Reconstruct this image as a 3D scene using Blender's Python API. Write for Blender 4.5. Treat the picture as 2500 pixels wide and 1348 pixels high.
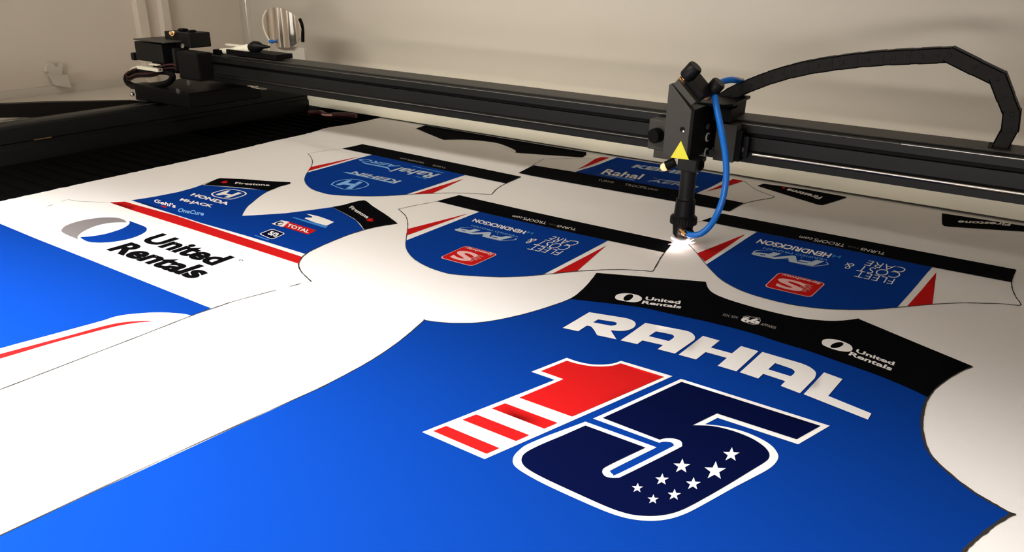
import bpy, bmesh, math, random
import numpy as np
from mathutils import Vector, Matrix, geometry

random.seed(7)
for o in list(bpy.data.objects):
    bpy.data.objects.remove(o)
SC = bpy.context.scene
COL = SC.collection

# ------------------------------------------------------------------ camera
W, H = 2500, 1348
VX, VY, CC = np.array([-1800., -157.]), np.array([2600., -70.]), np.array([1250., 674.])
FPX = math.sqrt(-float(np.dot(VX - CC, VY - CC)))
def cdir(p):
    v = np.array([p[0] - CC[0], -(p[1] - CC[1]), -FPX])
    return v / np.linalg.norm(v)
AX = -cdir(VX); AY = cdir(VY); AY = AY - AX * np.dot(AX, AY); AY /= np.linalg.norm(AY)
AZ = np.cross(AX, AY)
RM = np.array([AX, AY, AZ])
CAM = np.array([0., 0., .36])
cd = bpy.data.cameras.new('camera'); cam = bpy.data.objects.new('camera', cd); COL.objects.link(cam)
cd.sensor_width = 36; cd.lens = FPX / W * 36; cd.clip_start = .01; cd.clip_end = 50
M = Matrix(RM.tolist()).to_4x4(); M.translation = Vector(CAM.tolist()); cam.matrix_world = M
SC.camera = cam

# ------------------------------------------------------------------ light
SC.view_settings.view_transform = 'Standard'
SC.view_settings.look = 'None'
SC.view_settings.gamma = 1
SC.view_settings.use_curve_mapping = False
SC.view_settings.exposure = 0.0
world = bpy.data.worlds.new('world'); SC.world = world; world.use_nodes = True
world.node_tree.nodes['Background'].inputs[0].default_value = (1, .94, .88, 1)
world.node_tree.nodes['Background'].inputs[1].default_value = .10
def area(name, loc, target, sx, sy, power, color, spread=180):
    l = bpy.data.lights.new(name, 'AREA'); l.shape = 'RECTANGLE'; l.size = sx; l.size_y = sy
    l.energy = power; l.color = color; l.spread = math.radians(spread)
    o = bpy.data.objects.new(name, l); COL.objects.link(o); o.location = loc
    o.rotation_euler = (Vector(target) - Vector(loc)).to_track_quat('-Z', 'Y').to_euler()
    return o
# shop tube above and in front of the open machine; the hood's front edge cuts its light off
area('shop_tube_light', (-.85, -.30, .76), (-.75, .15, 0), .6, .045, 56, (1, .98, .97))
# added unseen light under the hood, aimed at the rear: throws the gantry's shadow on the cloth behind it
area('rear_fill_light', (-1.05, .50, .54), (-.95, 1.45, .10), 1.2, .05, 2.3, (1, .94, .84), 105)
# added low light before the open front, standing in for bounce off the cloth
area('low_bounce_light', (-.2, -2.2, .11), (-1.1, 1.4, .15), 1.0, .10, 17, (1, .92, .84))

# ------------------------------------------------------------------ materials
def sock(b, n, v):
    if n in b.inputs: b.inputs[n].default_value = v
def mat(name, col, rough=.5, metal=0., spec=.5, noise=0., nscale=40, bump=0., bscale=400, emit=None, estr=0., sheen=0.):
    m = bpy.data.materials.new(name); m.use_nodes = True; nt = m.node_tree; b = nt.nodes['Principled BSDF']
    sock(b, 'Base Color', (*col, 1)); sock(b, 'Roughness', rough); sock(b, 'Metallic', metal)
    sock(b, 'Specular IOR Level', spec); sock(b, 'Sheen Weight', sheen)
    tc = nt.nodes.new('ShaderNodeTexCoord')
    if noise:
        n = nt.nodes.new('ShaderNodeTexNoise'); n.inputs['Scale'].default_value = nscale; n.inputs['Detail'].default_value = 4
        nt.links.new(tc.outputs['Object'], n.inputs['Vector'])
        r = nt.nodes.new('ShaderNodeMapRange'); r.inputs['To Min'].default_value = 1 - noise; r.inputs['To Max'].default_value = 1 + noise
        nt.links.new(n.outputs['Fac'], r.inputs['Value'])
        x = nt.nodes.new('ShaderNodeMix'); x.data_type = 'RGBA'; x.blend_type = 'MULTIPLY'; x.inputs[0].default_value = 1
        x.inputs[6].default_value = (*col, 1); nt.links.new(r.outputs[0], x.inputs[7]); nt.links.new(x.outputs[2], b.inputs['Base Color'])
    if bump:
        n = nt.nodes.new('ShaderNodeTexNoise'); n.inputs['Scale'].default_value = bscale; n.inputs['Detail'].default_value = 3
        nt.links.new(tc.outputs['Object'], n.inputs['Vector'])
        bp = nt.nodes.new('ShaderNodeBump'); bp.inputs['Strength'].default_value = bump; bp.inputs['Distance'].default_value = .001
        nt.links.new(n.outputs['Fac'], bp.inputs['Height']); nt.links.new(bp.outputs[0], b.inputs['Normal'])
    if emit:
        sock(b, 'Emission Color', (*emit, 1)); sock(b, 'Emission Strength', estr)
    return m
def cloth(name, col):
    return mat(name, col, .9, 0, .02, noise=.04, nscale=900, bump=.10, bscale=1400)
WHITE = cloth('white_polyester', (.80, .775, .745))
BLUE = cloth('royal_blue_print', (.002, .035, .245))
NAVY = cloth('navy_print', (.001, .003, .030))
RED = cloth('red_print', (.50, .010, .010))
BLACK = cloth('black_print', (.002, .002, .003))
GREY = cloth('grey_print', (.36, .33, .32))
PINK = cloth('pale_pink_print', (.78, .45, .43))
SKYBLUE = cloth('light_blue_print', (.20, .42, .75))
PALE = cloth('pale_grey_blue_print', (.42, .50, .58))
MIDGREY = cloth('mid_grey_print', (.20, .18, .18))
RODSHADE = mat('unlit_rod_steel', (.16, .16, .14), .3, 1.)  # darker copy of the rod steel, for stretches without a highlight
DIMBLUE = cloth('dim_blue_print', (.05, .22, .58))
DIMGREY = cloth('dim_grey_print', (.10, .10, .09))
CHAR = mat('charred_edge', (.035, .03, .025), .9, 0, .1)
CREAM = mat('cream_painted_steel', (.64, .595, .52), .42, 0, .4, noise=.03, nscale=8, bump=.06, bscale=160)
GLOSSC = mat('glossy_cream_paint', (.60, .55, .47), .12, 0, .6, noise=.03, nscale=8)
CREAMLIT = mat('bounce_lit_cream_steel', (.74, .665, .575), .45, 0, .4, noise=.03, nscale=8, bump=.06, bscale=160)  # cream made lighter and pinker for light bounced off the cloth
CREAM2 = mat('cream_painted_cover', (.80, .76, .62), .5, 0, .35, noise=.02, nscale=10, bump=.05, bscale=200)
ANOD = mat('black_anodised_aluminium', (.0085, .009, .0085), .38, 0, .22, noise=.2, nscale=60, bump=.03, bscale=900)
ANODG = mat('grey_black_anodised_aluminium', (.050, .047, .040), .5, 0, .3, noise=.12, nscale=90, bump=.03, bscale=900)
BLK = mat('matt_black_metal', (.0025, .0025, .0028), .5, 0, .12)
BLKG = mat('satin_black_plastic', (.004, .004, .0045), .4, 0, .2)
BED = mat('soot_black_bed', (.0022, .002, .002), .95, 0, .03, noise=.5, nscale=120, bump=.3, bscale=300)
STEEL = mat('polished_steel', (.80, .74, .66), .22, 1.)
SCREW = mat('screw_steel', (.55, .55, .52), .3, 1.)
ZINC = mat('dull_zinc_plating', (.62, .62, .58), .45, .25)
BRASS = mat('brass', (.80, .50, .24), .25, 1.)
HOSE = mat('blue_polyurethane_hose', (.004, .17, .70), .25, 0, .4)
YELLOW = mat('yellow_sticker', (.95, .88, .05), .5)
ORANGE = mat('brass_cap_glow', (1, .72, .38), .4, emit=(1, .60, .25), estr=.75)  # brass-coloured cap; the strong light on it is put in as emission
CHAIN = mat('black_nylon', (.010, .009, .008), .55, 0, .15, noise=.3, nscale=200)
WPLAS = mat('white_plastic', (.80, .77, .62), .4)
GLASSY = mat('clear_tape', (.62, .60, .56), .2)
MAROON = mat('dark_red_cable_sheath', (.045, .005, .007), .5)
SPARK = mat('white_hot_spark', (1, .8, .75), .5, emit=(1, .72, .66), estr=3.5)
CORE = mat('white_hot_core', (1, 1, 1), .5, emit=(1, .93, .88), estr=6)

# ------------------------------------------------------------------ geometry helpers
def ray(p): return RM @ cdir(p)
def pz(p, z=0.):
    r = ray(p); return CAM + r * (z - CAM[2]) / r[2]
def py(p, y):
    r = ray(p); return CAM + r * (y - CAM[1]) / r[1]
def pxx(p, x):
    r = ray(p); return CAM + r * (x - CAM[0]) / r[0]
def fr(x0, y0, s):
    """coordinates read off an enlarged crop of the photograph"""
    return lambda *pts: [(x0 + u * s, y0 + v * s) for u, v in pts]
def mesh_obj(name, verts, faces, m, parent=None, smooth=False):
    me = bpy.data.meshes.new(name); me.from_pydata([tuple(map(float, v)) for v in verts], [], faces); me.update()
    if m: me.materials.append(m)
    if smooth:
        for p in me.polygons: p.use_smooth = True
    o = bpy.data.objects.new(name, me); COL.objects.link(o)
    if parent: o.parent = parent
    return o
def empty(name, label, cat, group=None, loc=(0, 0, 0)):
    o = bpy.data.objects.new(name, None); COL.objects.link(o); o.empty_display_size = .02; o.location = loc
    return tag(o, label, cat, group)
def tag(o, label=None, cat=None, group=None, kind=None):
    if label: o['label'] = label
    if cat: o['category'] = cat
    if group: o['group'] = group
    if kind: o['kind'] = kind
    return o
def lab(o, label): o['label'] = label; return o
class MB:
    """collects shapes into one mesh"""
    def __init__(s): s.v = []; s.f = []
    def add(s, v, f):
        n = len(s.v); s.v += [tuple(map(float, q)) for q in v]; s.f += [tuple(n + i for i in q) for q in f]; return s
    def box(s, a, b):
        x0, y0, z0 = [min(a[i], b[i]) for i in range(3)]; x1, y1, z1 = [max(a[i], b[i]) for i in range(3)]
        return s.add([(x0,y0,z0),(x1,y0,z0),(x1,y1,z0),(x0,y1,z0),(x0,y0,z1),(x1,y0,z1),(x1,y1,z1),(x0,y1,z1)],
                     [(0,3,2,1),(4,5,6,7),(0,1,5,4),(1,2,6,5),(2,3,7,6),(3,0,4,7)])
    def prism(s, poly, axis, a, b):
        """poly in the other two axes, extruded along axis from a to b"""
        def P(q, t):
            return {0: (t, q[0], q[1]), 1: (q[0], t, q[1]), 2: (q[0], q[1], t)}[axis]
        n = len(poly)
        v = [P(q, a) for q in poly] + [P(q, b) for q in poly]
        f = [tuple(range(n)), tuple(range(2*n-1, n-1, -1))] + [(i, (i+1) % n, n+(i+1) % n, n+i) for i in range(n)]
        return s.add(v, f)
    def lathe(s, base, d, prof, n=32):
        """prof: (distance along d, radius)"""
        d = Vector(d).normalized(); u = d.orthogonal().normalized(); w = d.cross(u); base = Vector(base)
        v = []; f = []
        for t, r in prof:
            for k in range(n):
                a = 2*math.pi*k/n; v.append(base + d*t + (u*math.cos(a) + w*math.sin(a))*r)
        for i in range(len(prof)-1):
            for k in range(n):
                f.append((i*n+k, i*n+(k+1) % n, (i+1)*n+(k+1) % n, (i+1)*n+k))
        f.append(tuple(range(n-1, -1, -1))); f.append(tuple(range((len(prof)-1)*n, len(prof)*n)))
        return s.add(v, f)
    def sphere(s, c, r, sx=1, sy=1, sz=1, n=20):
        v = []; f = []
        for i in range(n+1):
            th = math.pi*i/n
            for k in range(n*2):
                a = math.pi*k/n
                v.append((c[0]+r*sx*math.sin(th)*math.cos(a), c[1]+r*sy*math.sin(th)*math.sin(a), c[2]+r*sz*math.cos(th)))
        for i in range(n):
            for k in range(n*2):
                f.append((i*2*n+k, i*2*n+(k+1) % (2*n), (i+1)*2*n+(k+1) % (2*n), (i+1)*2*n+k))
        return s.add(v, f)
    def tube(s, pts, r, n=14, closed=False, flat=None):
        """sweep of a round section (radius r or list) through a smooth path"""
        P = [Vector(p) for p in pts]; m = len(P); rings = []
        up = None
        for i in range(m):
            a = P[(i-1) % m] if (closed or i) else P[0]; b = P[(i+1) % m] if (closed or i < m-1) else P[-1]
            t = (b-a).normalized()
            if up is None: up = t.orthogonal().normalized()
            up = (up - t*up.dot(t)).normalized(); w = t.cross(up)
            rr = r[i] if isinstance(r, (list, tuple)) else r
            rings.append([P[i] + (up*math.cos(2*math.pi*k/n) + w*math.sin(2*math.pi*k/n))*rr for k in range(n)])
        v = [q for g in rings for q in g]; f = []
        for i in range(m if closed else m-1):
            j = (i+1) % m
            for k in range(n): f.append((i*n+k, i*n+(k+1) % n, j*n+(k+1) % n, j*n+k))
        if not closed:
            f.append(tuple(range(n-1, -1, -1))); f.append(tuple(range((m-1)*n, m*n)))
        return s.add(v, f)
    def build(s, name, m, parent=None, smooth=False, bevel=0):
        o = mesh_obj(name, s.v, s.f, m, parent)
        bm = bmesh.new(); bm.from_mesh(o.data); bmesh.ops.recalc_face_normals(bm, faces=bm.faces)
        if bevel:
            eds = [e for e in bm.edges if len(e.link_faces) == 2 and e.calc_face_angle(0) > .5]
            bmesh.ops.bevel(bm, geom=eds, offset=bevel, segments=2, affect='EDGES', profile=.6)
        bm.to_mesh(o.data); bm.free()
        if smooth:
            for p in o.data.polygons: p.use_smooth = True
            o.data.set_sharp_from_angle(angle=math.radians(40))
        return o
def spline(pts, k=10, closed=False):
    P = [Vector(p) for p in pts]; n = len(P); out = []
    rng = range(n) if closed else range(n-1)
    for i in rng:
        if closed: p0, p1, p2, p3 = P[(i-1) % n], P[i], P[(i+1) % n], P[(i+2) % n]
        else: p0, p1, p2, p3 = P[max(i-1, 0)], P[i], P[i+1], P[min(i+2, n-1)]
        for j in range(k):
            t = j/k
            out.append(.5*((2*p1) + (p2-p0)*t + (2*p0-5*p1+4*p2-p3)*t*t + (3*p1-p0-3*p2+p3)*t**3))
    if not closed: out.append(P[-1])
    return out
def curve2(pts, k=6):
    """smooth an open run of pixel points"""
    return [(v.x, v.y) for v in spline([(p[0], p[1], 0) for p in pts], k)]

# ------------------------------------------------------------------ cloth surface
LAY = .00035
def relief(x, y):
    """gentle billow of the cloth lying over the bed, ridges running along the gantry"""
    g = lambda c, w, a: a*np.exp(-((y-c)/w)**2)
    z = g(1.205, .050, .0035)
    z = z + g(1.05, .045, .0022)*(.6+.4*np.sin(3.1*x+.8))
    z = z + .0012*np.sin(9*x+4*y)*np.exp(-((y-.85)/.25)**2)
    z = z + .0013*np.exp(-(((x+.42)/.20)**2+((y-.62)/.06)**2)) + .0012*np.exp(-(((x+.10)/.22)**2+((y-.76)/.05)**2))
    z = z + .00025*np.sin(y*125+x*6)*np.exp(-((x+1.16)/.13)**2-((y-.86)/.16)**2)
    return z
def xy(pts): return [tuple(pz(p)[:2]) for p in pts]
def inside(px_, py_, loops):
    c = np.zeros(len(px_), bool)
    for L in loops:
        A = np.array(L); B = np.roll(A, -1, axis=0)
        for (ax, ay), (bx, by) in zip(A, B):
            if ay == by: continue
            k = ((ay > py_) != (by > py_)) & (px_ < (bx-ax)*(py_-ay)/(by-ay)+ax)
            c ^= k
    return c
def patch(name, loops, layer, m, parent=None, world_xy=False, step=.02, back=False):
    """flat printed/cut cloth area: outer and inner loops, laid on the cloth relief"""
    L = [l if world_xy else xy(l) for l in loops]
    vs = []; es = []
    for l in L:
        n = len(vs); k = len(l)
        for i, (a, b) in enumerate(zip(l, l[1:]+l[:1])):
            d = math.hypot(b[0]-a[0], b[1]-a[1]); q = max(1, int(d/step))
            for j in range(q): vs.append(Vector((a[0]+(b[0]-a[0])*j/q, a[1]+(b[1]-a[1])*j/q)))
        cnt = len(vs)-n
        es += [(n+i, n+(i+1) % cnt) for i in range(cnt)]
    A = np.array([v[:] for v in vs]); x0, y0 = A.min(0); x1, y1 = A.max(0)
    gx, gy = np.meshgrid(np.arange(math.ceil(x0/step)*step, x1, step), np.arange(math.ceil(y0/step)*step, y1, step))
    gx, gy = gx.ravel(), gy.ravel()
    if len(gx):
        k = inside(gx, gy, L)
        vs += [Vector((a, b)) for a, b in zip(gx[k], gy[k])]
    V, E, F, *_ = geometry.delaunay_2d_cdt(vs, es, [], 0, 1e-7)
    VV = np.array([v[:] for v in V]); T = np.array([f for f in F])
    c = VV[T].mean(1); k = inside(c[:, 0], c[:, 1], L)
    T = T[k]
    z = relief(VV[:, 0], VV[:, 1]) + layer*LAY
    d1 = VV[T[:, 1]]-VV[T[:, 0]]; d2 = VV[T[:, 2]]-VV[T[:, 0]]; flip = (d1[:, 0]*d2[:, 1]-d1[:, 1]*d2[:, 0]) < 0
    T[flip] = T[flip][:, ::-1]
    used = np.unique(T); mp = -np.ones(len(VV), int); mp[used] = np.arange(len(used))
    return mesh_obj(name, np.c_[VV[used], z[used]], mp[T].tolist(), m, parent, True)
def cutline(name, pts, width, parent, layer=1.4, gaps=()):
    """burnt kerf along a run of pixel points"""
    P = [Vector((*q, 0)) for q in xy(curve2(pts, 5))]; v = []; f = []
    rnd = random.Random(len(pts))
    for i, p in enumerate(P):
        t = (P[min(i+1, len(P)-1)]-P[max(i-1, 0)]).normalized(); n = Vector((-t.y, t.x, 0)); w = width*.5*(.7+.6*rnd.random())
        for s in (-1, 1):
            q = p+n*w*s; v.append((q.x, q.y, float(relief(q.x, q.y))+layer*LAY))
    for i in range(len(P)-1):
        if any(a <= i/(len(P)-1) < b for a, b in gaps): continue
        f.append((2*i, 2*i+1, 2*i+3, 2*i+2))
    return mesh_obj(name, v, f, CHAR, parent)
def text(body, bl, br, tl, m, parent, name='lettering', layer=3, bold=.0, spacing=1.):
    """lettering: bl / br are the ends of the base line, tl the top of the first letter"""
    cu = bpy.data.curves.new('t', 'FONT'); cu.body = body; cu.size = 1; cu.offset = bold; cu.space_character = spacing; cu.resolution_u = 4
    ob = bpy.data.objects.new('t', cu); COL.objects.link(ob); bpy.context.view_layer.update()
    dg = bpy.context.evaluated_depsgraph_get(); me = ob.evaluated_get(dg).to_mesh()
    V = np.array([v.co[:2] for v in me.vertices]); F = [tuple(p.vertices) for p in me.polygons]
    ob.evaluated_get(dg).to_mesh_clear(); bpy.data.objects.remove(ob); bpy.data.curves.remove(cu)
    x0, x1 = V[:, 0].min(), V[:, 0].max(); y0 = 0 - bold; y1 = V[:, 1].max()
    O, A, B = pz(bl)[:2], pz(br)[:2], pz(tl)[:2]
    Q = O + np.outer((V[:, 0]-x0)/(x1-x0), A-O) + np.outer((V[:, 1]-y0)/(y1-y0), B-O)
    o = mesh_obj(name, np.c_[Q, relief(Q[:, 0], Q[:, 1])+layer*LAY], F, m, parent)
    return o
def textq(body, Fr, bl, br, tl, m, parent, **k):
    a, b, c = Fr(bl, br, tl); return text(body, a, b, c, m, parent, **k)
def ell(cx, cy, rx, ry, tilt=0, n=36, a0=0, a1=360):
    t = math.radians(tilt); out = []
    for i in range(n):
        a = math.radians(a0+(a1-a0)*i/(n if a1-a0 == 360 else n-1)); x, y = rx*math.cos(a), ry*math.sin(a)
        out.append((cx+x*math.cos(t)-y*math.sin(t), cy+x*math.sin(t)+y*math.cos(t)))
    return out
def rq(q, r=.18, k=5):
    """round the corners of a quad given as 4 points"""
    out = []
    for i in range(4):
        p, a, b = np.array(q[i]), np.array(q[i-1]), np.array(q[(i+1) % 4])
        s, e = p+(a-p)*r, p+(b-p)*r
        for j in range(k+1):
            t = j/k; out.append(tuple((1-t)**2*s+2*t*(1-t)*p+t*t*e))
    return out
def shrink(loop, f):
    c = np.mean(loop, axis=0); return [tuple(c+(np.array(p)-c)*f) for p in loop]

# ------------------------------------------------------------------ the machine's cabinet (setting)
YW = 1.3714                       # plane of the cream rear cover
def struct(o): o['kind'] = 'structure'; return o
struct(MB().box((-2.2, -.4, -.06), (.55, 1.62, -.05)).build('floor', BLK))
YB2 = 1.50; XL = -1.92
struct(MB().box((-2.0, YB2, -.05), (.55, YB2+.01, .53)).build('wall_back', CREAM))
struct(MB().prism([(YB2+.01, .52), (-.117, .60), (-.117, .605), (YB2+.01, .53)], 0, -2.0, .55).build('ceiling', CREAM))
struct(MB().box((XL-.01, -.4, .05), (XL, YB2, .60)).build('wall_left', CREAMLIT))
struct(MB().box((.50, -.2, -.05), (.51, YB2, .60)).build('wall_right', CREAM))
# rounded weld fillet in the rear left corner
arc = [(XL, YB2)] + [(XL+.02-.02*math.cos(a), YB2-.02+.02*math.sin(a)) for a in np.linspace(0, math.pi/2, 9)]
struct(MB().prism(arc, 2, -.05, .53).build('trim_1', GLOSSC, smooth=True))
# tray floor beside the side rail
struct(MB().box((XL, -.4, .042), (-1.60, YB2, .05)).box((XL, -.4, .05), (XL+.012, YB2, .068)).build('trim_2', CREAM))

# channel upright on the left wall
yc = [pxx((q, 50), XL)[1] for q in (328, 350, 388, 405)]
struct(MB().prism([(XL, yc[0]), (XL+.022, yc[0]), (XL+.022, yc[1]), (XL+.008, yc[1]+.006), (XL+.008, yc[2]-.004), (XL+.022, yc[2]), (XL+.022, yc[3]), (XL, yc[3])], 2, .05, .56).build('trim_3', CREAMLIT))

# ------------------------------------------------------------------ bed under the cloth
bed = empty('cutting_bed', 'soot-black cutting bed showing along the left edge of the white cloth', 'machine bed', loc=(-.5, .5, -.05))
b = MB().box((-1.535, -.35, -.03), (.45, 1.44, -.006))
def rel(o, par):
    o.parent = par; o.matrix_parent_inverse = Matrix.Translation(-par.location); return o
rel(b.build('bed_frame', BED), bed)
b = MB()
for i in range(58):
    y = -.33+i*.03
    b.box((-1.50, y, -.006), (.44, y+.003, -.0015))
rel(b.build('support_slats', BED), bed)

# ------------------------------------------------------------------ printed cloth
rnd = random.Random(3)
edge = []
for i in range(240):
    t = i/239; y = -.30+t*1.70
    xe = -1.285-.013*(y-.5) if y < .5 else -1.290-.0155*(y-.5)
    edge.append((xe+rnd.uniform(-.0016, .0016), y))
sheet = patch('fabric_sheet', [edge+[(.34, 1.40), (.34, -.30)]], 0, WHITE, world_xy=True)
tag(sheet, 'white polyester sheet spread over the cutting bed, printed around all the jersey pieces', 'fabric')

GP = 'cut jersey pieces lying in the white sheet'
def start(name, label, outline, m, cat='jersey panel'):
    c = np.mean(xy(outline), axis=0)
    e = empty(name, label, cat, GP, loc=(float(c[0]), float(c[1]), 0))
    o = patch('cloth_panel', [outline], 1, m); rel(o, e)
    return e
class Panel:
    def __init__(s, name, label, outline, m, cat='jersey panel'): s.e = start(name, label, outline, m, cat)
    def patch(s, name, loops, layer, m, label=None):
        o = rel(patch(name, loops, layer, m), s.e)
        if label: o['label'] = label
        return o
    def text(s, F, body, bl, br, tl, m, name='lettering', **k):
        return rel(textq(body, F, bl, br, tl, m, None, name=name, **k), s.e)
    def cut(s, pts, w=.0012, layer=1.6, **k): return rel(cutline('burnt_cut_edge', pts, w, None, layer, **k), s.e)

# ===== large back panel: name and number
F7 = fr(1000, 850, .44); F2 = fr(1340, 740, .24); F3 = fr(1900, 800, .24); F1 = fr(1360, 660, .24)
A_left = curve2([(777, 950), (860, 907), (930, 866), (985, 826), (1020, 797), (1036, 783)])
A_arm = curve2([(1036, 783), (1060, 787), (1110, 791), (1180, 789), (1260, 774), (1330, 753), (1392, 730), (1420, 710), (1440, 689), (1457, 667)])
A_neck = curve2([(1722, 691), (1726, 703), (1734, 714), (1754, 726), (1792, 740), (1864, 761), (1948, 780), (2017, 787), (2058, 786), (2094, 781)])
A_sho = curve2([(2373, 896), (2339, 912), (2293, 943), (2270, 966), (2257, 991), (2251, 1020), (2250, 1045), (2254, 1070), (2263, 1098), (2278, 1121), (2299, 1142), (2343, 1179), (2387, 1210), (2431, 1235), (2470, 1257)])
A_side = curve2([(2470, 1257), (2431, 1281), (2402, 1303), (2372, 1328), (2351, 1350), (2320, 1395), (2285, 1460)])
back_out = [(-230, 1412), (0, 1309)] + A_left + A_arm[1:] + A_neck + A_sho + A_side[1:] + [(2260, 1560), (-230, 1560)]
bp = Panel('jersey_back_panel', 'large royal blue jersey back panel with black shoulders, in the foreground', back_out, BLUE)
bcurve = curve2([(1392, 730.5), (1480, 741), (1566, 753), (1631, 768), (1744, 794), (1840, 820), (1900, 840), (1972, 862), (2056, 891), (2140, 920), (2212, 949), (2264, 973)])
arm_bit = [p for p in A_arm if p[0] > 1393]; sho_bit = [p for p in A_sho if p[1] < 972 and p[0] > 2264]
bp.patch('shoulder_yoke', [bcurve[::-1] + arm_bit + A_neck + sho_bit], 2, BLACK, 'black shoulder band')
# name
def letter(loops, nm): return bp.patch('name_letter', loops, 3, WHITE, nm)
def cv(F, *pts): return F(*pts)
R_o = F2((410, 102), (760, 160)) + curve2(F2((760, 160), (820, 175), (868, 200), (882, 228), (868, 256), (820, 283), (740, 297), (628, 290))) + F2((686, 384), (490, 342)) + curve2(F2((490, 342), (460, 290), (432, 255), (410, 246), (385, 243))) + F2((298, 302), (140, 268))
letter([R_o, F2((500, 177), (650, 200)) + curve2(F2((650, 200), (680, 208), (690, 222), (672, 238), (630, 243))) + F2((450, 208))], 'white letter R, first of the name')
A1_o = F2((980, 215)) + curve2(F2((1390, 297), (1430, 310), (1465, 332), (1484, 362), (1478, 392))) + F2((1280, 530), (1105, 485), (1160, 443), (950, 395), (897, 433), (728, 395))
letter([A1_o, F2((1088, 302)) + curve2(F2((1230, 330), (1262, 342), (1272, 358), (1255, 378), (1218, 402))) + F2((1015, 350))], 'white letter A after the R')
letter([F2((1565, 352), (1735, 400), (1645, 470), (1860, 530), (1952, 457), (2128, 510), (1905, 712), (1715, 655), (1808, 575), (1592, 515), (1495, 590), (1318, 542))], 'white letter H')
A2_o = F2((2168, 518), (2533, 625)) + curve2(F2((2533, 625), (2600, 648), (2660, 678), (2705, 715), (2714, 745), (2700, 785))) + F2((2551, 935), (2355, 860), (2402, 812), (2178, 738), (2127, 785), (1940, 722))
letter([A2_o, F2((2298, 630)) + curve2(F2((2440, 678), (2475, 693), (2497, 715), (2488, 738), (2458, 763))) + F2((2228, 692))], 'white letter A after the H')
letter([F3((462, 475), (650, 543), (505, 712), (945, 890), (908, 952), (255, 695))], 'white letter L, last of the name')
# number one
bp.patch('number_outline', [F7((872, 60)) + curve2(F7((872, 60), (930, 80), (1000, 95), (1070, 98), (1130, 92), (1172, 78))) + F7((1458, 163), (416, 620), (70, 470), (805, 180), (675, 135))], 2, WHITE, 'white outline of the numeral 1')
one = bp.patch('number_body', [curve2(F7((872, 77), (925, 93), (1000, 107), (1070, 110), (1130, 105), (1170, 93))) + F7((1410, 168), (900, 385), (608, 280), (853, 178), (728, 133))], 3, RED, 'red top of the numeral 1')
for q in (((530, 311), (820, 420), (745, 452), (455, 340)), ((370, 373), (663, 488), (588, 521), (292, 403)), ((203, 437), (497, 560), (425, 592), (130, 466))):
    bp.patch('number_stripe', [F7(*q)], 3, RED, 'red stripe across the foot of the numeral 1')
# number five
five_o = F7((1505, 178), (2330, 438), (2155, 540), (1708, 393), (1638, 428)) + curve2(F7((1638, 428), (1740, 440), (1850, 468), (1940, 505), (2005, 545), (2038, 585), (2044, 615), (2025, 648), (1985, 680), (1900, 726), (1800, 778), (1680, 845), (1560, 910), (1480, 942), (1410, 958), (1340, 963), (1260, 958), (1180, 942), (1080, 908), (900, 830), (740, 755), (640, 700), (590, 665), (573, 638), (578, 605), (605, 573), (650, 540), (760, 492)))[1:] + F7((975, 412), (1370, 555)) + curve2(F7((1370, 555), (1130, 675), (1115, 690), (1128, 704), (1160, 700), (1440, 560), (1465, 543), (1450, 528), (1410, 524), (1385, 530)))[1:] + F7((1018, 395))
bp.patch('number_outline', [five_o], 2, WHITE, 'white outline of the numeral 5')
five_i = F7((1508, 196), (2278, 440), (2145, 514), (1703, 370), (1568, 435)) + curve2(F7((1568, 435), (1680, 440), (1790, 466), (1890, 505), (1955, 545), (1988, 580), (1994, 608), (1975, 635), (1900, 682), (1730, 785), (1560, 880), (1480, 915), (1410, 932), (1340, 938), (1260, 934), (1190, 920), (1090, 885), (900, 800), (740, 725), (660, 680), (628, 650), (621, 618), (645, 585), (720, 545), (850, 490)))[1:] + F7((975, 435), (1308, 558)) + curve2(F7((1308, 558), (1100, 658), (1068, 687), (1078, 712), (1105, 724), (1150, 726), (1195, 710), (1480, 568), (1510, 545), (1503, 522), (1465, 508), (1420, 506), (1385, 514)))[1:] + F7((1070, 393))
bp.patch('number_body', [five_i], 3, NAVY, 'navy body of the numeral 5')
for cx, cy, k in ((1783, 600, 1.0), (1509, 664, 1.02), (1693, 690, 1.30), (1399, 738, .83), (1572, 762, .90), (1263, 785, .68), (1467, 823, .80), (1350, 848, .68)):
    pts = []
    for j in range(10):
        a = math.pi*j/5; r = (1 if j % 2 == 0 else .40)*k
        pts.append((cx+48*r*math.sin(a)+4*r*math.cos(a), cy-41*r*math.cos(a)+2*r*math.sin(a)))
    bp.patch('star', [F7(*pts)], 4, WHITE)
# sponsor marks on the shoulders
def ring_mark(P, F, out, eye, m, eyem, layer=3, label='white interlocked ring mark'):
    o = P.patch('sponsor_mark', [curve2(F(*out)+F(out[0]), 5)[:-1], F(*ell(*eye))], layer, m, label)
    return o
ring_mark(bp, F1, [(588, 285), (605, 260), (650, 247), (710, 245), (770, 253), (830, 270), (863, 298), (845, 324), (790, 337), (720, 331), (650, 318), (603, 305)], (724, 288, 52, 29, -22), WHITE, BLACK)
bp.text(F1, 'United', (893, 313), (1248, 363), (906, 280), WHITE, bold=.03)
bp.text(F1, 'Rentals', (857, 352), (1255, 408), (876, 322), WHITE, bold=.03)
ring_mark(bp, F3, [(437, 180), (452, 152), (510, 142), (590, 150), (665, 172), (730, 205), (750, 240), (735, 266), (690, 273), (620, 265), (550, 247), (475, 218), (445, 200)], (592, 206, 68, 27, -14), WHITE, BLACK)
bp.text(F3, 'United', (780, 277), (1168, 412), (798, 243), WHITE, bold=.03)
bp.text(F3, 'Rentals', (706, 305), (1140, 465), (736, 272), WHITE, bold=.03)
bp.text(F1, 'SIX SIX', (1676, 484), (1832, 520), (1692, 462), GREY)
bp.text(F1, 'APPAREL', (2060, 583), (2222, 627), (2080, 560), GREY)
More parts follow.
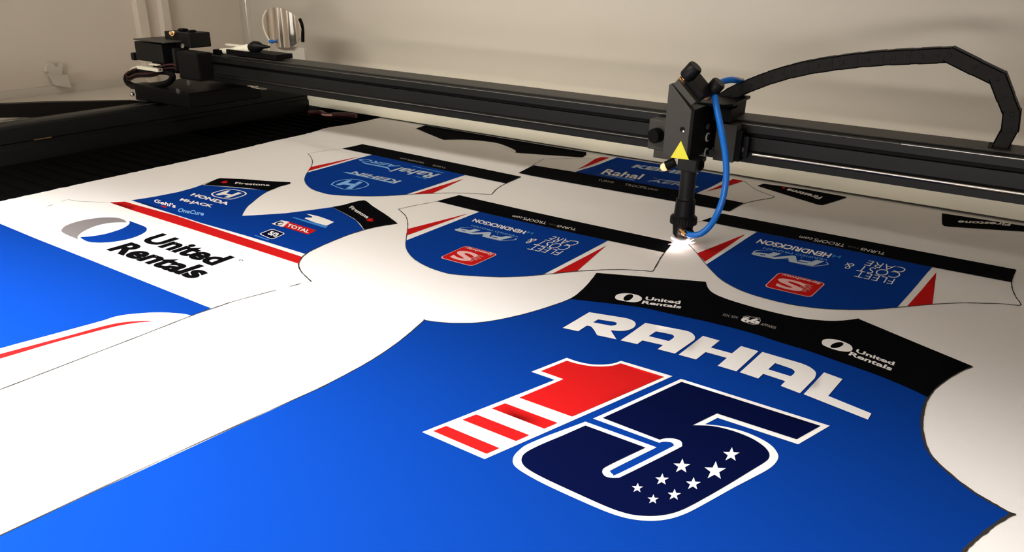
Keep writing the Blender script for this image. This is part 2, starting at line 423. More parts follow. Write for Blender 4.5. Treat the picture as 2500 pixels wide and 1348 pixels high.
bp.text(F1, '66', (1862, 546), (2050, 576), (1880, 490), WHITE, bold=.05)
bp.patch('badge_outline', [F1((1885, 497), (1930, 486), (1975, 497), (2020, 500), (2062, 510), (2068, 545), (2045, 578), (1990, 580), (1935, 566), (1900, 545)), F1((1893, 502), (1932, 492), (1975, 503), (2018, 506), (2054, 516), (2060, 543), (2040, 572), (1990, 574), (1940, 560), (1908, 542))], 3, GREY, 'thin shield outline')
bp.cut([(-230, 1412), (0, 1309), (400, 1121), (777, 950)] + A_left[::5] + A_arm[::6], .0011)
bp.cut(A_sho[::6] + A_side[::6] + [(2285, 1460)], .0022)
bp.cut([A_arm[-1], A_neck[0]], .0009); bp.cut(A_neck[::6] + [A_neck[-1]], .0009); bp.cut([A_neck[-1], A_sho[0]], .0009)

# ===== left front panel
F0 = fr(0, 650, .32); FA = fr(140, 500, .2003); F5 = fr(330, 420, .1632); F6 = fr(600, 480, .1632)
low = [(0, 952), (154, 893), (237, 861), (336, 823), (467, 772), (517, 755), (566, 738), (733, 694)]
L_arm = curve2([(760, 689), (744, 674), (734, 663), (729, 650), (731, 640), (739, 628.5), (747, 622), (763, 612), (796, 597), (820, 587), (853, 574), (890, 563), (926, 554), (970, 547)])
L_top = [(943, 527), (910, 506), (890, 492), (869, 495), (837, 504), (809, 509), (763, 515), (698, 523), (633, 527), (591, 529)]
L_vee = curve2([(591, 529), (594, 521), (604, 506), (617, 495), (634, 481), (655, 468), (683, 457), (709, 450)])
L_end = [(709, 447), (648, 443), (591, 438), (537, 435), (523, 440), (493, 451), (474, 458), (434, 469), (379, 480), (320, 489), (306, 492), (266, 494), (196, 492), (167, 488), (150, 493), (123, 502), (61, 521), (0, 541)]
lf_out = [(-260, 1050)] + low + L_arm + L_top + L_vee[1:] + L_end + [(-60, 562), (-260, 660)]
lf = Panel('jersey_front_panel', 'white and blue jersey front piece with a red stripe and V notch, at the left', lf_out, WHITE)
wave = curve2([(467, 772), (442, 767), (384, 764), (320, 768), (282, 774), (250, 784), (192, 800), (96, 826), (0, 852), (-255, 925)])
lf.patch('lower_field', [[(0, 547), (89, 584), (228, 639), (340, 684), (502, 749), (516, 754)] + wave + [(-255, 660), (-58, 564)]], 2, BLUE, 'royal blue lower field')
lf.patch('swoosh', [curve2([(-255, 936), (0, 866), (160, 823), (256, 797), (304, 788), (352, 785), (374, 786)]) + curve2([(336, 789), (288, 797), (224, 813), (128, 839), (0, 877), (-255, 950)])], 2, RED, 'thin red swoosh')
lf.patch('stripe', [[(267, 494.5), (305, 492.5), (330, 500), (428, 527), (526, 560), (737, 629), (731, 640), (729.5, 646), (600, 604), (482, 565), (330, 516)]], 2, RED, 'red stripe')
lf.patch('upper_field', [[(322, 489.5), (493, 546), (600, 577), (745, 622), (763, 612), (796, 597), (820, 587), (853, 574), (888, 562.5), (869, 540), (845, 526), (811, 508.5), (763, 515), (698, 523), (633, 527), (591, 529)] + L_vee[1:][:-12] + [(655, 468), (640, 465), (500, 452), (493, 451), (474, 458), (434, 469), (379, 480)]], 2, BLUE, 'royal blue upper field')
lf.patch('collar_band', [[(499, 451.5), (523, 440), (537, 435), (591, 438), (648, 443), (709, 447), (709, 450), (683, 457), (655, 468), (620, 462), (560, 456)]], 3, BLACK, 'black band at the far tip')
lf.patch('collar_band', [[(811, 508.5), (837, 504), (869, 495), (890, 492), (910, 506), (943, 527), (970, 547), (926, 554), (889, 562.8), (880, 550), (867, 538), (845, 525.5)]], 3, BLACK, 'black band at the right tip')
# ring mark in grey and blue
lf.patch('sponsor_mark', [curve2(FA((845, 218), (820, 192), (760, 168), (680, 158), (560, 158), (430, 172), (300, 195), (180, 228), (90, 268), (50, 315), (70, 345), (140, 380), (200, 405), (258, 430))) + curve2(FA((258, 430), (243, 400), (265, 365), (320, 325), (400, 285), (500, 250), (620, 225), (760, 215), (845, 218)))[1:-1]], 2, MIDGREY, 'grey half of the ring mark')
lf.patch('sponsor_mark', [curve2(FA((872, 198), (940, 222), (1020, 252), (1072, 275), (1090, 300), (1070, 335), (1000, 375), (900, 412), (780, 440), (640, 460), (500, 466), (380, 455), (310, 425), (280, 398))) + curve2(FA((280, 398), (400, 390), (560, 365), (690, 330), (800, 290), (865, 250), (882, 222), (872, 198)))[1:-1]], 2, BLUE, 'blue half of the ring mark')
lf.text(FA, 'United', (1000, 440), (1885, 752), (1285, 352), BLACK, layer=2, bold=.042, spacing=1.0)
lf.text(FA, 'Rentals', (588, 552), (1640, 915), (905, 462), BLACK, layer=2, bold=.042, spacing=1.0)
lf.patch('registered_mark', [FA(*ell(2240, 686, 26, 9)), FA(*ell(2240, 686, 19, 6))], 2, BLACK)
lf.text(F5, 'Firestone', (1492, 185), (2010, 226), (1505, 157), WHITE, layer=4, bold=.02)
lf.patch('sponsor_mark', [F5((1280, 165), (1320, 140), (1390, 135), (1360, 155), (1385, 165), (1330, 175))], 4, RED, 'small red flame shield')
lf.text(F6, 'Firestone', (1545, 190), (1812, 352), (1592, 158), WHITE, layer=4, bold=.02)
lf.patch('sponsor_mark', [F6((1800, 372), (1850, 345), (1910, 350), (1890, 370), (1920, 385), (1860, 395))], 4, RED, 'small red flame shield')
lf.text(F5, 'HONDA', (818, 354), (1372, 508), (884, 320), WHITE, layer=3, bold=.04)
badge = [(1135, 340), (1165, 312), (1330, 270), (1440, 262), (1600, 292), (1668, 325), (1645, 358), (1500, 405), (1400, 418), (1190, 378)]
lf.patch('badge_outline', [curve2(F5(*badge)+F5(badge[0]), 5)[:-1], curve2(F5(*shrink(badge, .90))+F5(shrink(badge, .90)[0]), 5)[:-1]], 3, WHITE, 'white rounded badge ring')
lf.patch('badge_letter', [F5((1200, 345), (1370, 283), (1425, 283), (1362, 330), (1450, 347), (1540, 312), (1605, 325), (1400, 396), (1330, 387), (1392, 360), (1325, 345), (1255, 358))], 3, WHITE, 'white letter H inside the badge')
lf.text(F5, 'MI-JACK', (660, 430), (1140, 540), (700, 395), WHITE, layer=3, bold=.035)
lf.text(F5, "Gehl's", (275, 455), (600, 545), (300, 405), WHITE, layer=3, bold=.03)
lf.patch('underline', [F5((385, 505), (475, 520), (460, 545), (400, 525))], 3, RED, 'small red mark')
lf.text(F5, 'OneCure', (630, 600), (1020, 665), (660, 545), SKYBLUE, layer=3, bold=.03)
lf.patch('sponsor_mark', [curve2(F6((910, 278), (985, 290), (1100, 318), (1200, 352), (1322, 400)), 4) + F6((1210, 455), (1100, 425), (1020, 402), (885, 348), (900, 332), (985, 335), (1000, 322))], 3, WHITE, 'white slanted monogram')
lf.patch('underline', [F6((690, 330), (720, 325), (890, 372), (1230, 465), (1190, 490), (880, 395))], 3, DIMBLUE, 'light blue strap line')
lf.patch('sponsor_mark', [F6((640, 393), (1058, 524), (935, 588), (555, 468))], 3, RED, 'red plate')
lf.patch('sponsor_mark', [F6((388, 425), (535, 373), (655, 395), (560, 470), (520, 466))], 3, WHITE, 'white end of the red plate')
lf.patch('sponsor_mark', [F6(*ell(505, 422, 60, 26, -10)), F6(*ell(515, 424, 42, 15, -10))], 4, NAVY, 'small curl')
lf.text(F6, 'TOTAL', (605, 466), (935, 570), (645, 425), WHITE, layer=4, bold=.03)
bb = F6(*rq([(195, 575), (395, 498), (600, 570), (395, 660)], .2))
lf.patch('badge_outline', [bb, shrink(bb, .90)], 3, WHITE, 'white badge ring')
lf.patch('badge_field', [shrink(bb, .86)], 3, NAVY, 'navy badge field')
lf.text(F6, '5/3', (325, 583), (450, 628), (385, 532), WHITE, layer=4, bold=.05)
lf.patch('underline', [F6((125, 595), (150, 592), (355, 665), (330, 672))], 3, DIMBLUE, 'light blue strap line')
lf.cut([(-260, 1050)] + low[:-1], .0010); lf.cut(low[-3:], .0009, gaps=((.25, .35), (.75, .85)))
lf.cut(L_arm[::5] + [(970, 547)], .0014)
lf.cut([(591, 529), (633, 527), (698, 523), (763, 515), (809, 509), (837, 504), (869, 495), (890, 492), (910, 506), (943, 527), (970, 547)], .0012)
lf.cut([(266, 494), (196, 492), (167, 488), (150, 493), (123, 502), (61, 521), (0, 541)], .0009, gaps=((.35, .4), (.5, .62), (.68, .8), (.86, 1)))
lf.cut([(709, 447), (648, 443), (591, 438), (537, 435), (523, 440), (493, 451), (474, 458), (434, 469), (379, 480), (320, 489)], .0010)

# ===== the five-cornered yoke pieces
def yoke(label, out, band, blue, redl, redr, cuts, band_m=BLACK):
    P = Panel('jersey_yoke_piece', label, out, WHITE)
    P.patch('neck_band', [band], 3, band_m, 'black neck band')
    P.patch('blue_field', [blue], 2, BLUE, 'deep blue field')
    P.patch('side_flash', [redl], 2, RED, 'red side flash'); P.patch('side_flash', [redr], 2, RED, 'red side flash')
    for c, w in cuts: P.cut(c, w)
    return P
def square_mark(P, F, q, layer=3):
    """rounded red square, its text running upside down; q = right corner, text direction end, far end"""
    O, U, V = [np.array(t, float) for t in q]; U = U-O; V = V-O
    def at(u, v): return tuple(O+U*u+V*v)
    L = F(*rq([at(0, 0), at(1, 0), at(1, 1), at(0, 1)], .14))
    P.patch('sponsor_mark', [L], layer, PINK, 'pale rim of the red square'); P.patch('sponsor_mark', [shrink(L, .955)], layer+1, RED, 'red rounded square')
    P.text(F, 'Speedway', at(.08, .07), at(.90, .07), at(.08, .20), PINK, layer=layer+2, bold=.03)
    P.text(F, 'S', at(.32, .30), at(.90, .30), at(.24, .88), PINK, layer=layer+2, bold=.035)
    for i in range(7):
        v0 = .34+i*.07; u0 = .13+.05*abs(i-3)/3+(.03 if i % 2 else 0)
        P.patch('speed_line', [F(at(u0, v0), at(u0+.22, v0), at(u0+.20, v0+.018), at(u0-.01, v0+.018))], layer+2, PINK, 'pale speed line')

# centre piece, right under the cutting head
FC = fr(950, 470, .3); FD = fr(1060, 500, .16)
cB = curve2(FC((2310, 412), (2240, 495), (2200, 550), (2175, 600), (2140, 645)))
cR = curve2(FC((2140, 645), (2050, 638), (1950, 632), (1800, 628), (1600, 636), (1530, 640), (1340, 658), (1260, 664), (1150, 675), (940, 685), (650, 675), (460, 655), (330, 610), (230, 560), (165, 500), (138, 440), (140, 370), (150, 300), (148, 220), (110, 170), (75, 140)))
out = cB + cR[1:] + FC((390, 75), (570, 25))
bl = [p for p in cR if p[0] <= 1330 and (p[1] > 585)]
yc_ = yoke('deep blue yoke piece with a red square mark, left of the burning laser tip', out,
           FC((390, 75), (570, 25), (2310, 412), (2240, 495), (1780, 393), (735, 156)),
           FC((735, 156), (1780, 393), (1262, 662)) + [p for p in bl if p[0] < 1325][1:] ,
           FC((152, 300), (144, 352), (640, 172)), FC((1765, 435), (1532, 638), (1335, 657)),
           [(cB[::5] + cR[::5], .0014), (FC((75, 140), (230, 105), (390, 75)), .0012), (FC((390, 75), (570, 25)), .0010)])
square_mark(yc_, FD, ((980, 755), (480, 625), (575, 943)))
blob = [(1255, 510), (1240, 535), (1050, 548), (980, 545), (760, 490), (745, 465), (600, 450), (450, 422), (360, 380), (420, 350), (560, 352), (700, 372), (780, 398), (900, 420), (970, 440), (975, 463), (1100, 482)]
def outline_mark(P, F, blob, tx, layer=3):
    L = curve2(F(*blob)+F(blob[0]), 4)[:-1]
    P.patch('sponsor_mark', [L], layer, PALE, 'pale outline of the mark'); P.patch('sponsor_mark', [shrink(L, .955)], layer+.6, BLUE)
    P.text(F, 'FVP', *tx, PALE, layer=layer+1, bold=.05)
outline_mark(yc_, FD, blob, ((1200, 495), (470, 345), (1000, 545)))
yc_.text(FD, 'VERIFIED PROVEN', (1292, 478), (575, 308), (1278, 497), SKYBLUE)
yc_.text(FD, 'HENDRICKSON', (1412, 400), (625, 212), (1365, 447), WHITE, bold=.03)
yc_.text(FD, 'H', (1522, 425), (1440, 405), (1490, 452), DIMBLUE, bold=.03)
def fleet(P, F, rows):
    for body, a, b, c in rows: P.text(F, body, a, b, c, WHITE, bold=-.012)
fleet(yc_, FD, (('FLEET', (1978, 706), (1520, 612), (1880, 770)), ('COST &', (2110, 632), (1480, 510), (1985, 700)), ('CARE', (2240, 572), (1815, 478), (2110, 634))))
yc_.text(FD, 'TURNS', (2176, 368), (1888, 312), (2152, 398), WHITE, layer=4)
yc_.text(FD, 'FOR', (1868, 312), (1750, 285), (1856, 326), DIMGREY, layer=4)
yc_.text(FD, 'TROOPS.com', (1726, 268), (1210, 160), (1694, 302), WHITE, layer=4)

# right piece
FR = fr(1650, 520, .34); FS = fr(1820, 560, .192)
rB = curve2(FR((2440, 412), (2422, 455), (2408, 505), (2415, 560), (2440, 612), (2470, 648), (2465, 665)))
rR = curve2(FR((2465, 665), (2330, 652), (2200, 648), (2050, 645), (1850, 656), (1660, 674), (1580, 682), (1400, 698), (1250, 701), (1050, 695), (850, 670), (650, 625), (480, 570), (330, 490), (215, 375), (150, 295), (100, 240), (62, 215)))
out = rB + rR[1:] + FR((50, 150), (100, 88), (185, 65), (330, 12))
yr = yoke('deep blue yoke piece with a red square mark, right of the burning laser tip', out,
          FR((185, 65), (330, 12), (2440, 412), (2422, 455), (2407, 506), (1840, 398), (583, 145)),
          FR((583, 145), (1840, 398), (1590, 680)) + [p for p in rR if 1724 < p[0] < 2188] + FR((218, 378)),
          FR((150, 297), (207, 357), (500, 163)), FR((1868, 438), (1842, 657), (1660, 673)),
          [(rB[::6] + rR[::6][1:], .0012), (FR((100, 88), (185, 65), (330, 12)), .0010)])
square_mark(yr, FS, ((1022, 703), (425, 563), (825, 890)))
blob = [(1050, 455), (1040, 470), (870, 490), (770, 478), (560, 430), (535, 402), (380, 385), (130, 345), (90, 312), (130, 288), (250, 288), (430, 318), (520, 345), (700, 370), (722, 395), (880, 415), (1020, 435)]
outline_mark(yr, FS, blob, ((1000, 430), (190, 285), (850, 488)))
yr.text(FS, 'VERIFIED PROVEN', (1052, 404), (232, 250), (1040, 424), SKYBLUE)
yr.text(FS, 'HENDRICKSON', (1100, 338), (185, 150), (1050, 388), WHITE, bold=.03)
yr.text(FS, 'H', (1218, 364), (1120, 348), (1190, 392), DIMBLUE, bold=.03)
fleet(yr, FS, (('FLEET', (1902, 646), (1425, 548), (1858, 712)), ('COST &', (1985, 575), (1280, 445), (1930, 642)), ('CARE', (2050, 520), (1560, 420), (1995, 578))))
yr.text(FS, 'TURNS', (1785, 312), (1478, 252), (1755, 345), WHITE, layer=4)
yr.text(FS, 'FOR', (1440, 252), (1300, 225), (1425, 268), DIMGREY, layer=4)
yr.text(FS, 'TROOPS.com', (1275, 208), (698, 98), (1240, 245), WHITE, layer=4)

# far left piece
FE = fr(700, 330, .24); FG = fr(860, 370, .12)
eL = curve2(FE((215, 195), (245, 225), (262, 270), (255, 310), (235, 350), (205, 395), (187, 435), (190, 490), (240, 545), (320, 580), (430, 610), (600, 624), (860, 630), (1060, 622), (1210, 611), (1290, 605), (1480, 597), (1750, 588), (1950, 598), (2085, 603)))
out = eL + FE((2140, 545), (2230, 493), (2385, 428), (770, 100), (565, 145))
ye = yoke('deep blue yoke piece with pale lettering, farthest left of the four, near the bed edge', out,
          FE((565, 145), (770, 100), (2385, 428), (2230, 495), (1815, 410), (868, 208)),
          FE((868, 208), (1815, 410), (1212, 611)) + [p for p in eL if p[0] < 989 and p[1] > 422][::-1],
          FE((243, 330), (216, 370), (740, 228)), FE((1800, 450), (1482, 597), (1290, 605)),
          [(eL[::5] + [eL[-1]], .0012), (FE((2085, 603), (2140, 545), (2230, 493)), .0014), (FE((215, 195), (400, 165), (565, 145)), .0009)])
bd = [(447, 515), (500, 480), (640, 458), (760, 470), (838, 510), (790, 545), (660, 568), (560, 560)]
ye.patch('badge_outline', [curve2(FE(*bd)+FE(bd[0]), 5)[:-1], curve2(FE(*shrink(bd, .92))+FE(shrink(bd, .92)[0]), 5)[:-1]], 3, SKYBLUE, 'pale rounded badge ring')
ye.patch('badge_letter', [FE((500, 515), (620, 470), (665, 470), (625, 500), (690, 508), (740, 482), (775, 490), (660, 560), (600, 556), (655, 525), (580, 515), (530, 523))], 3, SKYBLUE, 'pale letter H inside the badge')
ye.text(FG, 'KEIHIN', (1015, 618), (70, 425), (870, 668), PALE, bold=.03)
ye.patch('underline', [FG((-190, 445), (-100, 440), (430, 570), (870, 665), (850, 678), (430, 585))], 3, SKYBLUE, 'pale underline')
ye.text(FG, 'AERO', (1000, 318), (250, 170), (830, 345), SKYBLUE, bold=.02)
ye.patch('underline', [curve2(FG((190, 200), (230, 240), (400, 280), (700, 335), (740, 355), (780, 412)), 4) + curve2(FG((720, 375), (680, 358), (400, 300), (240, 265), (195, 225)), 4)], 3, SKYBLUE, 'pale swoosh')
ye.text(FG, 'Rahal', (1810, 478), (1000, 345), (1560, 560), PALE, bold=.025)
ye.patch('underline', [FG((1215, 322), (1240, 315), (1862, 445), (1855, 462))], 3, DIMBLUE, 'light blue strap line')
ye.text(FG, 'Bobby', (1520, 570), (1285, 515), (1490, 585), DIMBLUE, bold=.04)
ye.text(FG, 'TURNS', (1915, 340), (1650, 285), (1895, 366), GREY, layer=4)
ye.text(FG, 'TROOPS.com', (1485, 242), (985, 145), (1455, 268), GREY, layer=4)

# far right piece, turned the other way round and half under the gantry
FH = fr(1300, 380, .24)
out = [(1266, 424), (1302, 409), (1327, 390), (1400, 385), (1454, 388), (1500, 384), (1600, 392), (1700, 409), (1790, 424)] + FH((2150, 260), (2250, 335), (2350, 385), (2460, 425), (2330, 460), (2150, 510), (2000, 580), (1400, 470), (0, 212))
yh_ = yoke('deep blue yoke piece turned the other way round, partly behind the laser nozzle', out,
           [(1266, 424), (1302, 409)] + FH((430, 190), (1660, 410), (2150, 510), (2000, 580), (1400, 470), (0, 213)),
           FH((825, 35), (860, 22), (1400, 110), (1940, 205), (1930, 262), (1660, 410), (430, 190)),
           FH((640, 35), (700, 18), (785, 22), (455, 157)), FH((2040, 240), (2150, 262), (1760, 385)),
           [(FH((2150, 260), (2250, 335), (2350, 385), (2460, 425), (2330, 460), (2150, 510)), .0012), (FH((0, 120), (40, 95), (115, 38)), .0012), ([(1340, 388), (1400, 387), (1454, 389)], .0008)])
yh_.text(FH, 'Rahal', (690, 205), (1085, 262), (760, 145), WHITE, bold=.02)
yh_.patch('underline', [FH((660, 207), (690, 210), (1040, 268), (1035, 278))], 3, SKYBLUE, 'light blue strap line')
yh_.text(FH, 'AERO', (1160, 280), (1660, 352), (1215, 255), PALE, bold=.02)
yh_.patch('underline', [curve2(FH((1225, 228), (1270, 248), (1450, 270), (1560, 290), (1680, 338)), 4) + curve2(FH((1560, 305), (1450, 282), (1300, 260)), 4)], 3, PALE, 'pale swoosh')
yh_.text(FH, 'KEIHIN', (1000, 125), (1640, 215), (1060, 95), PALE, bold=.05)
yh_.text(FH, 'TURNS', (660, 277), (820, 303), (672, 263), GREY, layer=4)
yh_.text(FH, 'TROOPS.com', (928, 325), (1265, 382), (945, 308), GREY, layer=4)

# ===== black pieces along the far side
FJ = fr(700, 100, .32); FK = fr(1800, 430, .28)
cp = Panel('black_collar_piece', 'long black collar piece with a curved neckline, lying under the far cream cover', FJ((985, 669), (1058, 645), (2285, 850), (2285, 872), (2255, 890), (1745, 855)) + curve2(FJ((1745, 855), (1738, 832), (1640, 790), (1560, 772), (1450, 760), (1350, 754), (1250, 755), (1195, 757)))[1:], BLACK, 'fabric piece')
cp.cut(FJ((2285, 885), (2100, 905), (1965, 903)), .0008)
tp = Panel('black_collar_piece', 'small black triangular collar piece lying right of the blue air hose', FK((172, 86), (230, 68), (600, 118), (950, 182), (948, 192), (740, 258), (700, 252)), BLACK, 'fabric piece')
tp.text(FK, 'Firestone', (746, 186), (448, 112), (712, 208), WHITE, bold=.03)
tp.patch('sponsor_mark', [FK(*ell(402, 108, 16, 6))], 3, RED, 'small red mark')
rp = Panel('black_collar_piece', 'black collar piece with white lettering, cut off by the right picture edge', FK((1785, 325), (2800, 482), (2860, 520), (2500, 486), (1840, 443), (1800, 438), (1785, 420), (1783, 370)), BLACK, 'fabric piece')
rp.text(FK, 'Firestone', (2390, 415), (1930, 392), (2375, 440), WHITE, bold=.03)

# ------------------------------------------------------------------ cream cover the cloth passes under
cov = MB().box((-1.554, YW, .004), (.50, YW+.012, .090)).box((-1.554, YW, .082), (.50, YB2, .090))
cov = cov.build('rear_cover', CREAM2, bevel=.0012)
tag(cov, 'cream sheet-metal cover along the rear, below and behind the black gantry', 'cover')

# ------------------------------------------------------------------ gantry beam
BY = 1.05                                      # front plane of the beam
gan = empty('gantry_beam', 'long black gantry beam running across the machine above the cloth', 'gantry', loc=(-.5, BY, .106))
X0, X1 = -1.50, .42
prof = [(BY, .1064), (BY+.066, .1064), (BY+.066, .1615), (BY+.008, .1615), (BY+.006, .1600), (BY, .1600), (BY, .1478), (BY+.010, .1478), (BY+.010, .1415), (BY+.0035, .1415), (BY+.0035, .1235), (BY-.0015, .1215), (BY-.0015, .1175), (BY, .1170)]
rel(MB().prism(prof, 0, X0, X1).build('extrusion', ANOD, bevel=.0005), gan)
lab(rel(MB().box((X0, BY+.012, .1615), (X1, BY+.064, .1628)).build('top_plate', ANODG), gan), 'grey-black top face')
lab(rel(MB().tube([(X0, BY-.0012, .1195), (-.36, BY-.0012, .1195)], .0010).build('guide_rod', RODSHADE, smooth=True), gan), 'lower guide rod left of the head, coloured dark without its highlight')  # rods split in two, the highlight put into the brighter right parts
lab(rel(MB().tube([(-.30, BY-.0012, .1195), (X1, BY-.0012, .1195)], .0019).build('guide_rod', STEEL, smooth=True), gan), 'lower guide rod right of the head, highlight put into bright steel')
lab(rel(MB().tube([(X0, BY+.0005, .1586), (-.12, BY+.0005, .1586)], .0008).build('guide_rod', RODSHADE, smooth=True), gan), 'thin upper rod, coloured dark without its highlight')
lab(rel(MB().tube([(-.12, BY+.0003, .1586), (X1, BY+.0003, .1586)], .0011).build('guide_rod', SCREW, smooth=True), gan), 'thin end of the upper rod, its highlight put into the colour')
lab(rel(MB().box((X0, BY+.0065, .1425), (X1, BY+.0075, .1470)).build('drive_belt', BLK), gan), 'black toothed belt in its groove')

# ------------------------------------------------------------------ side rail on the left
rx = -1.5436
zr = pxx((0, 310), rx)[2]
rail = empty('side_rail', 'black linear rail running along the left side of the machine, under the beam end', 'rail', loc=(rx, .6, .03))
pr = [(rx, -.045), (rx, .018), (rx-.004, .021), (rx-.004, .028), (rx, .031), (rx, zr-.006), (rx-.003, zr-.002), (rx-.012, zr), (rx-.042, zr), (rx-.044, zr-.006), (rx-.044, -.045)]
v = MB().prism(pr, 1, -.30, YW)
rel(v.build('rail_body', ANOD), rail)
rel(MB().tube([(rx-.012, -.3, zr-.0015), (rx-.012, YW, zr-.0015)], .0022).build('guide_rod', ANODG, smooth=True), rail)
a, c = pxx((82, 342), rx), pxx((126, 332), rx)
lab(rel(MB().box((rx+.0004, a[1], a[2]-.0012), (rx-.001, c[1], a[2]+.0012)).build('brass_strip', BRASS), rail), 'small brass mark on the rail face')

# cable chain lying in the tray behind the rail
cx = -1.655
pp = [pxx(q, cx)[1:] for q in ((-90, 262), (0, 255), (120, 250), (330, 246), (375, 250), (330, 262), (120, 285), (0, 288), (-90, 293))]
st = MB().prism([tuple(q) for q in pp], 0, cx, cx-.022).build('cable_strap', CHAIN, bevel=.001)
tag(st, 'black cable strap lying in the tray beside the left rail', 'cable strap')

# ------------------------------------------------------------------ end carriage with mirror mount and motor
EY = .955
ec = empty('mirror_carriage', 'black mirror mount and motor block at the left end of the gantry', 'carriage', loc=(-1.53, 1.0, .06))
def bpx(p, q, y0, y1, mb=None):
    a, c = py(p, y0), py(q, y0); mb = mb or MB(); return mb.box((a[0], y0, a[2]), (c[0], y1, c[2]))
FZ = fr(280, 0, .2003)
def bz(p, q, y0, y1): return bpx(*FZ(p, q), y0, y1)
rel(bz((230, 500), (600, 780), .965, 1.03).build('motor_body', BLKG, bevel=.003), ec)
rel(bz((225, 485), (605, 515), .960, 1.035).build('motor_flange', ANODG, bevel=.001), ec)
rel(bz((185, 640), (240, 740), .985, 1.01).build('motor_connector', BLKG, bevel=.003), ec)
o = rel(bz((600, 375), (930, 590), 1.00, 1.05).build('mirror_block', BLKG, bevel=.002), ec)
rel(bz((760, 345), (830, 385), 1.015, 1.03).build('adjuster_knob', BLK, bevel=.003), ec)
rel(bz((880, 365), (925, 400), 1.015, 1.03).build('adjuster_knob', BLK, bevel=.003), ec)
c = py(FZ((715, 410))[0], .998)
lab(rel(MB().lathe(c, (.3, -1, .2), [(0, .0055), (.004, .0055), (.0045, .0035), (.009, .0035)], 16).build('adjuster_screw', BRASS, smooth=True), ec), 'brass adjuster screw')
c = py(FZ((838, 560))[0], .998)
lab(rel(MB().lathe(c, (.1, -1, .2), [(0, .005), (.003, .005), (.0032, .0025)], 16).build('mirror_screw', SCREW, smooth=True), ec), 'small steel screw')
rel(bz((745, 620), (1045, 1000), .95, .985).build('bearing_block', BLK, bevel=.004), ec)
rel(bz((430, 620), (760, 900), .985, 1.02).build('bearing_block', BLK, bevel=.003), ec)
rel(bz((690, 590), (760, 870), .975, .99).build('mount_post', ANOD, bevel=.001), ec)
mb = MB(); a = py(FZ((700, 880))[0], .95)
mb.box((-1.60, .94, zr+.006), (-1.41, 1.12, .100)); rel(mb.build('carriage_plate', BLK, bevel=.003), ec)
for q in ((912, 1010), (782, 1110)):
    c = py(FZ(q)[0], .929); lab(rel(MB().lathe(c, (0, -1, 0), [(0, .0055), (.003, .0055), (.0035, .0045)], 14).build('plate_screw', ANODG, smooth=True), ec), 'grey screw head')
for p, q in (((603, 209), (622, 214)), ((612, 213), (644, 219))):  # steel bits added where only silver reflections show
    lab(rel(bpx(p, q, .9300, .9385).build('glint_clip', STEEL, bevel=.0008), ec), 'added steel bit standing in for a reflection')
# belt loop hanging on the left of the carriage
lp = [py(q, .962) for q in FZ((150, 930), (230, 880), (400, 870), (600, 875), (690, 900), (700, 960), (620, 1020), (400, 1060), (230, 1045), (155, 1000))]
rel(MB().tube(spline([tuple(q) for q in lp], 6, True), .0065, 8, closed=True).build('drive_belt', BLK, smooth=True), ec)
rel(bz((160, 1020), (700, 1180), .955, 1.0).build('belt_tensioner', BLKG, bevel=.006), ec)
rel(bz((240, 1160), (440, 1260), .955, 1.0).build('belt_tensioner', BLKG, bevel=.005), ec)
c = py(FZ((215, 1150))[0], .954); lab(rel(MB().sphere(c, .005).build('pulley_bolt', SCREW, smooth=True), ec), 'small steel bolt')
lab(rel(bz((265, 800), (525, 880), .945, .957).build('cable_plug', WPLAS, bevel=.001), ec), 'cream white cable plug')
rel(bz((410, 775), (510, 805), .945, .955).build('cable_plug', WPLAS, bevel=.001), ec)
for k, (m, dz) in enumerate(((MAROON, 0), (BLK, -.004), (WPLAS, .003), (MAROON, -.007))):
    q = FZ((270, 840), (200, 860), (140, 905), (170, 940), (260, 900), (450, 890), (560, 850)) if k != 2 else FZ((290, 830), (220, 850), (180, 890), (170, 920))
    w = [py(t, .950+.003*k) for t in q]; rel(MB().tube(spline([(t[0], t[1], t[2]+dz) for t in w], 6), .0017, 8).build('wire', m, smooth=True), ec)
    if k in (0, 3):
        w = [py(t, .950+.003*k) for t in FZ((520, 840), (590, 800), (700, 785), (750, 800))]
        rel(MB().tube(spline([(t[0], t[1], t[2]+dz) for t in w], 6), .0017, 8).build('wire', m, smooth=True), ec)

# limit switch and its plug on top of the beam's left end
F9 = fr(560, 0, .1187)
ls = empty('limit_switch', 'white limit switch with a black plug on top of the beam near its left end', 'switch', loc=(-1.35, BY+.02, .166))
yy = BY+.02
rel(bpx(*FZ((1190, 600), (1310, 690)), yy-.008, yy+.008).build('end_clip', BLK, bevel=.002), ls)
w = [py(t, yy) for t in FZ((1300, 625), (1420, 620), (1560, 595), (1665, 590))]
rel(MB().tube(spline([tuple(t) for t in w], 5), [.0065]*8+[.0075]*4+[.009]*4, 16).build('switch_body', WPLAS, smooth=True), ls)
rel(bpx(*FZ((1340, 530), (1640, 590)), yy+.012, yy+.022).build('cover_strip', WPLAS, bevel=.001), ls)
w = [py(t, yy) for t in F9((440, 980), (520, 960), (600, 960), (690, 960), (820, 965))]
lab(rel(MB().tube([tuple(t) for t in w], [.0085, .0115, .0105, .0045, .0022], 14).build('plug', BLKG, smooth=True), ls), 'black knurled plug')
rel(bpx(*F9((-60, 1110), (960, 1135)), yy-.012, yy+.03).build('base_plate', BLK), ls)

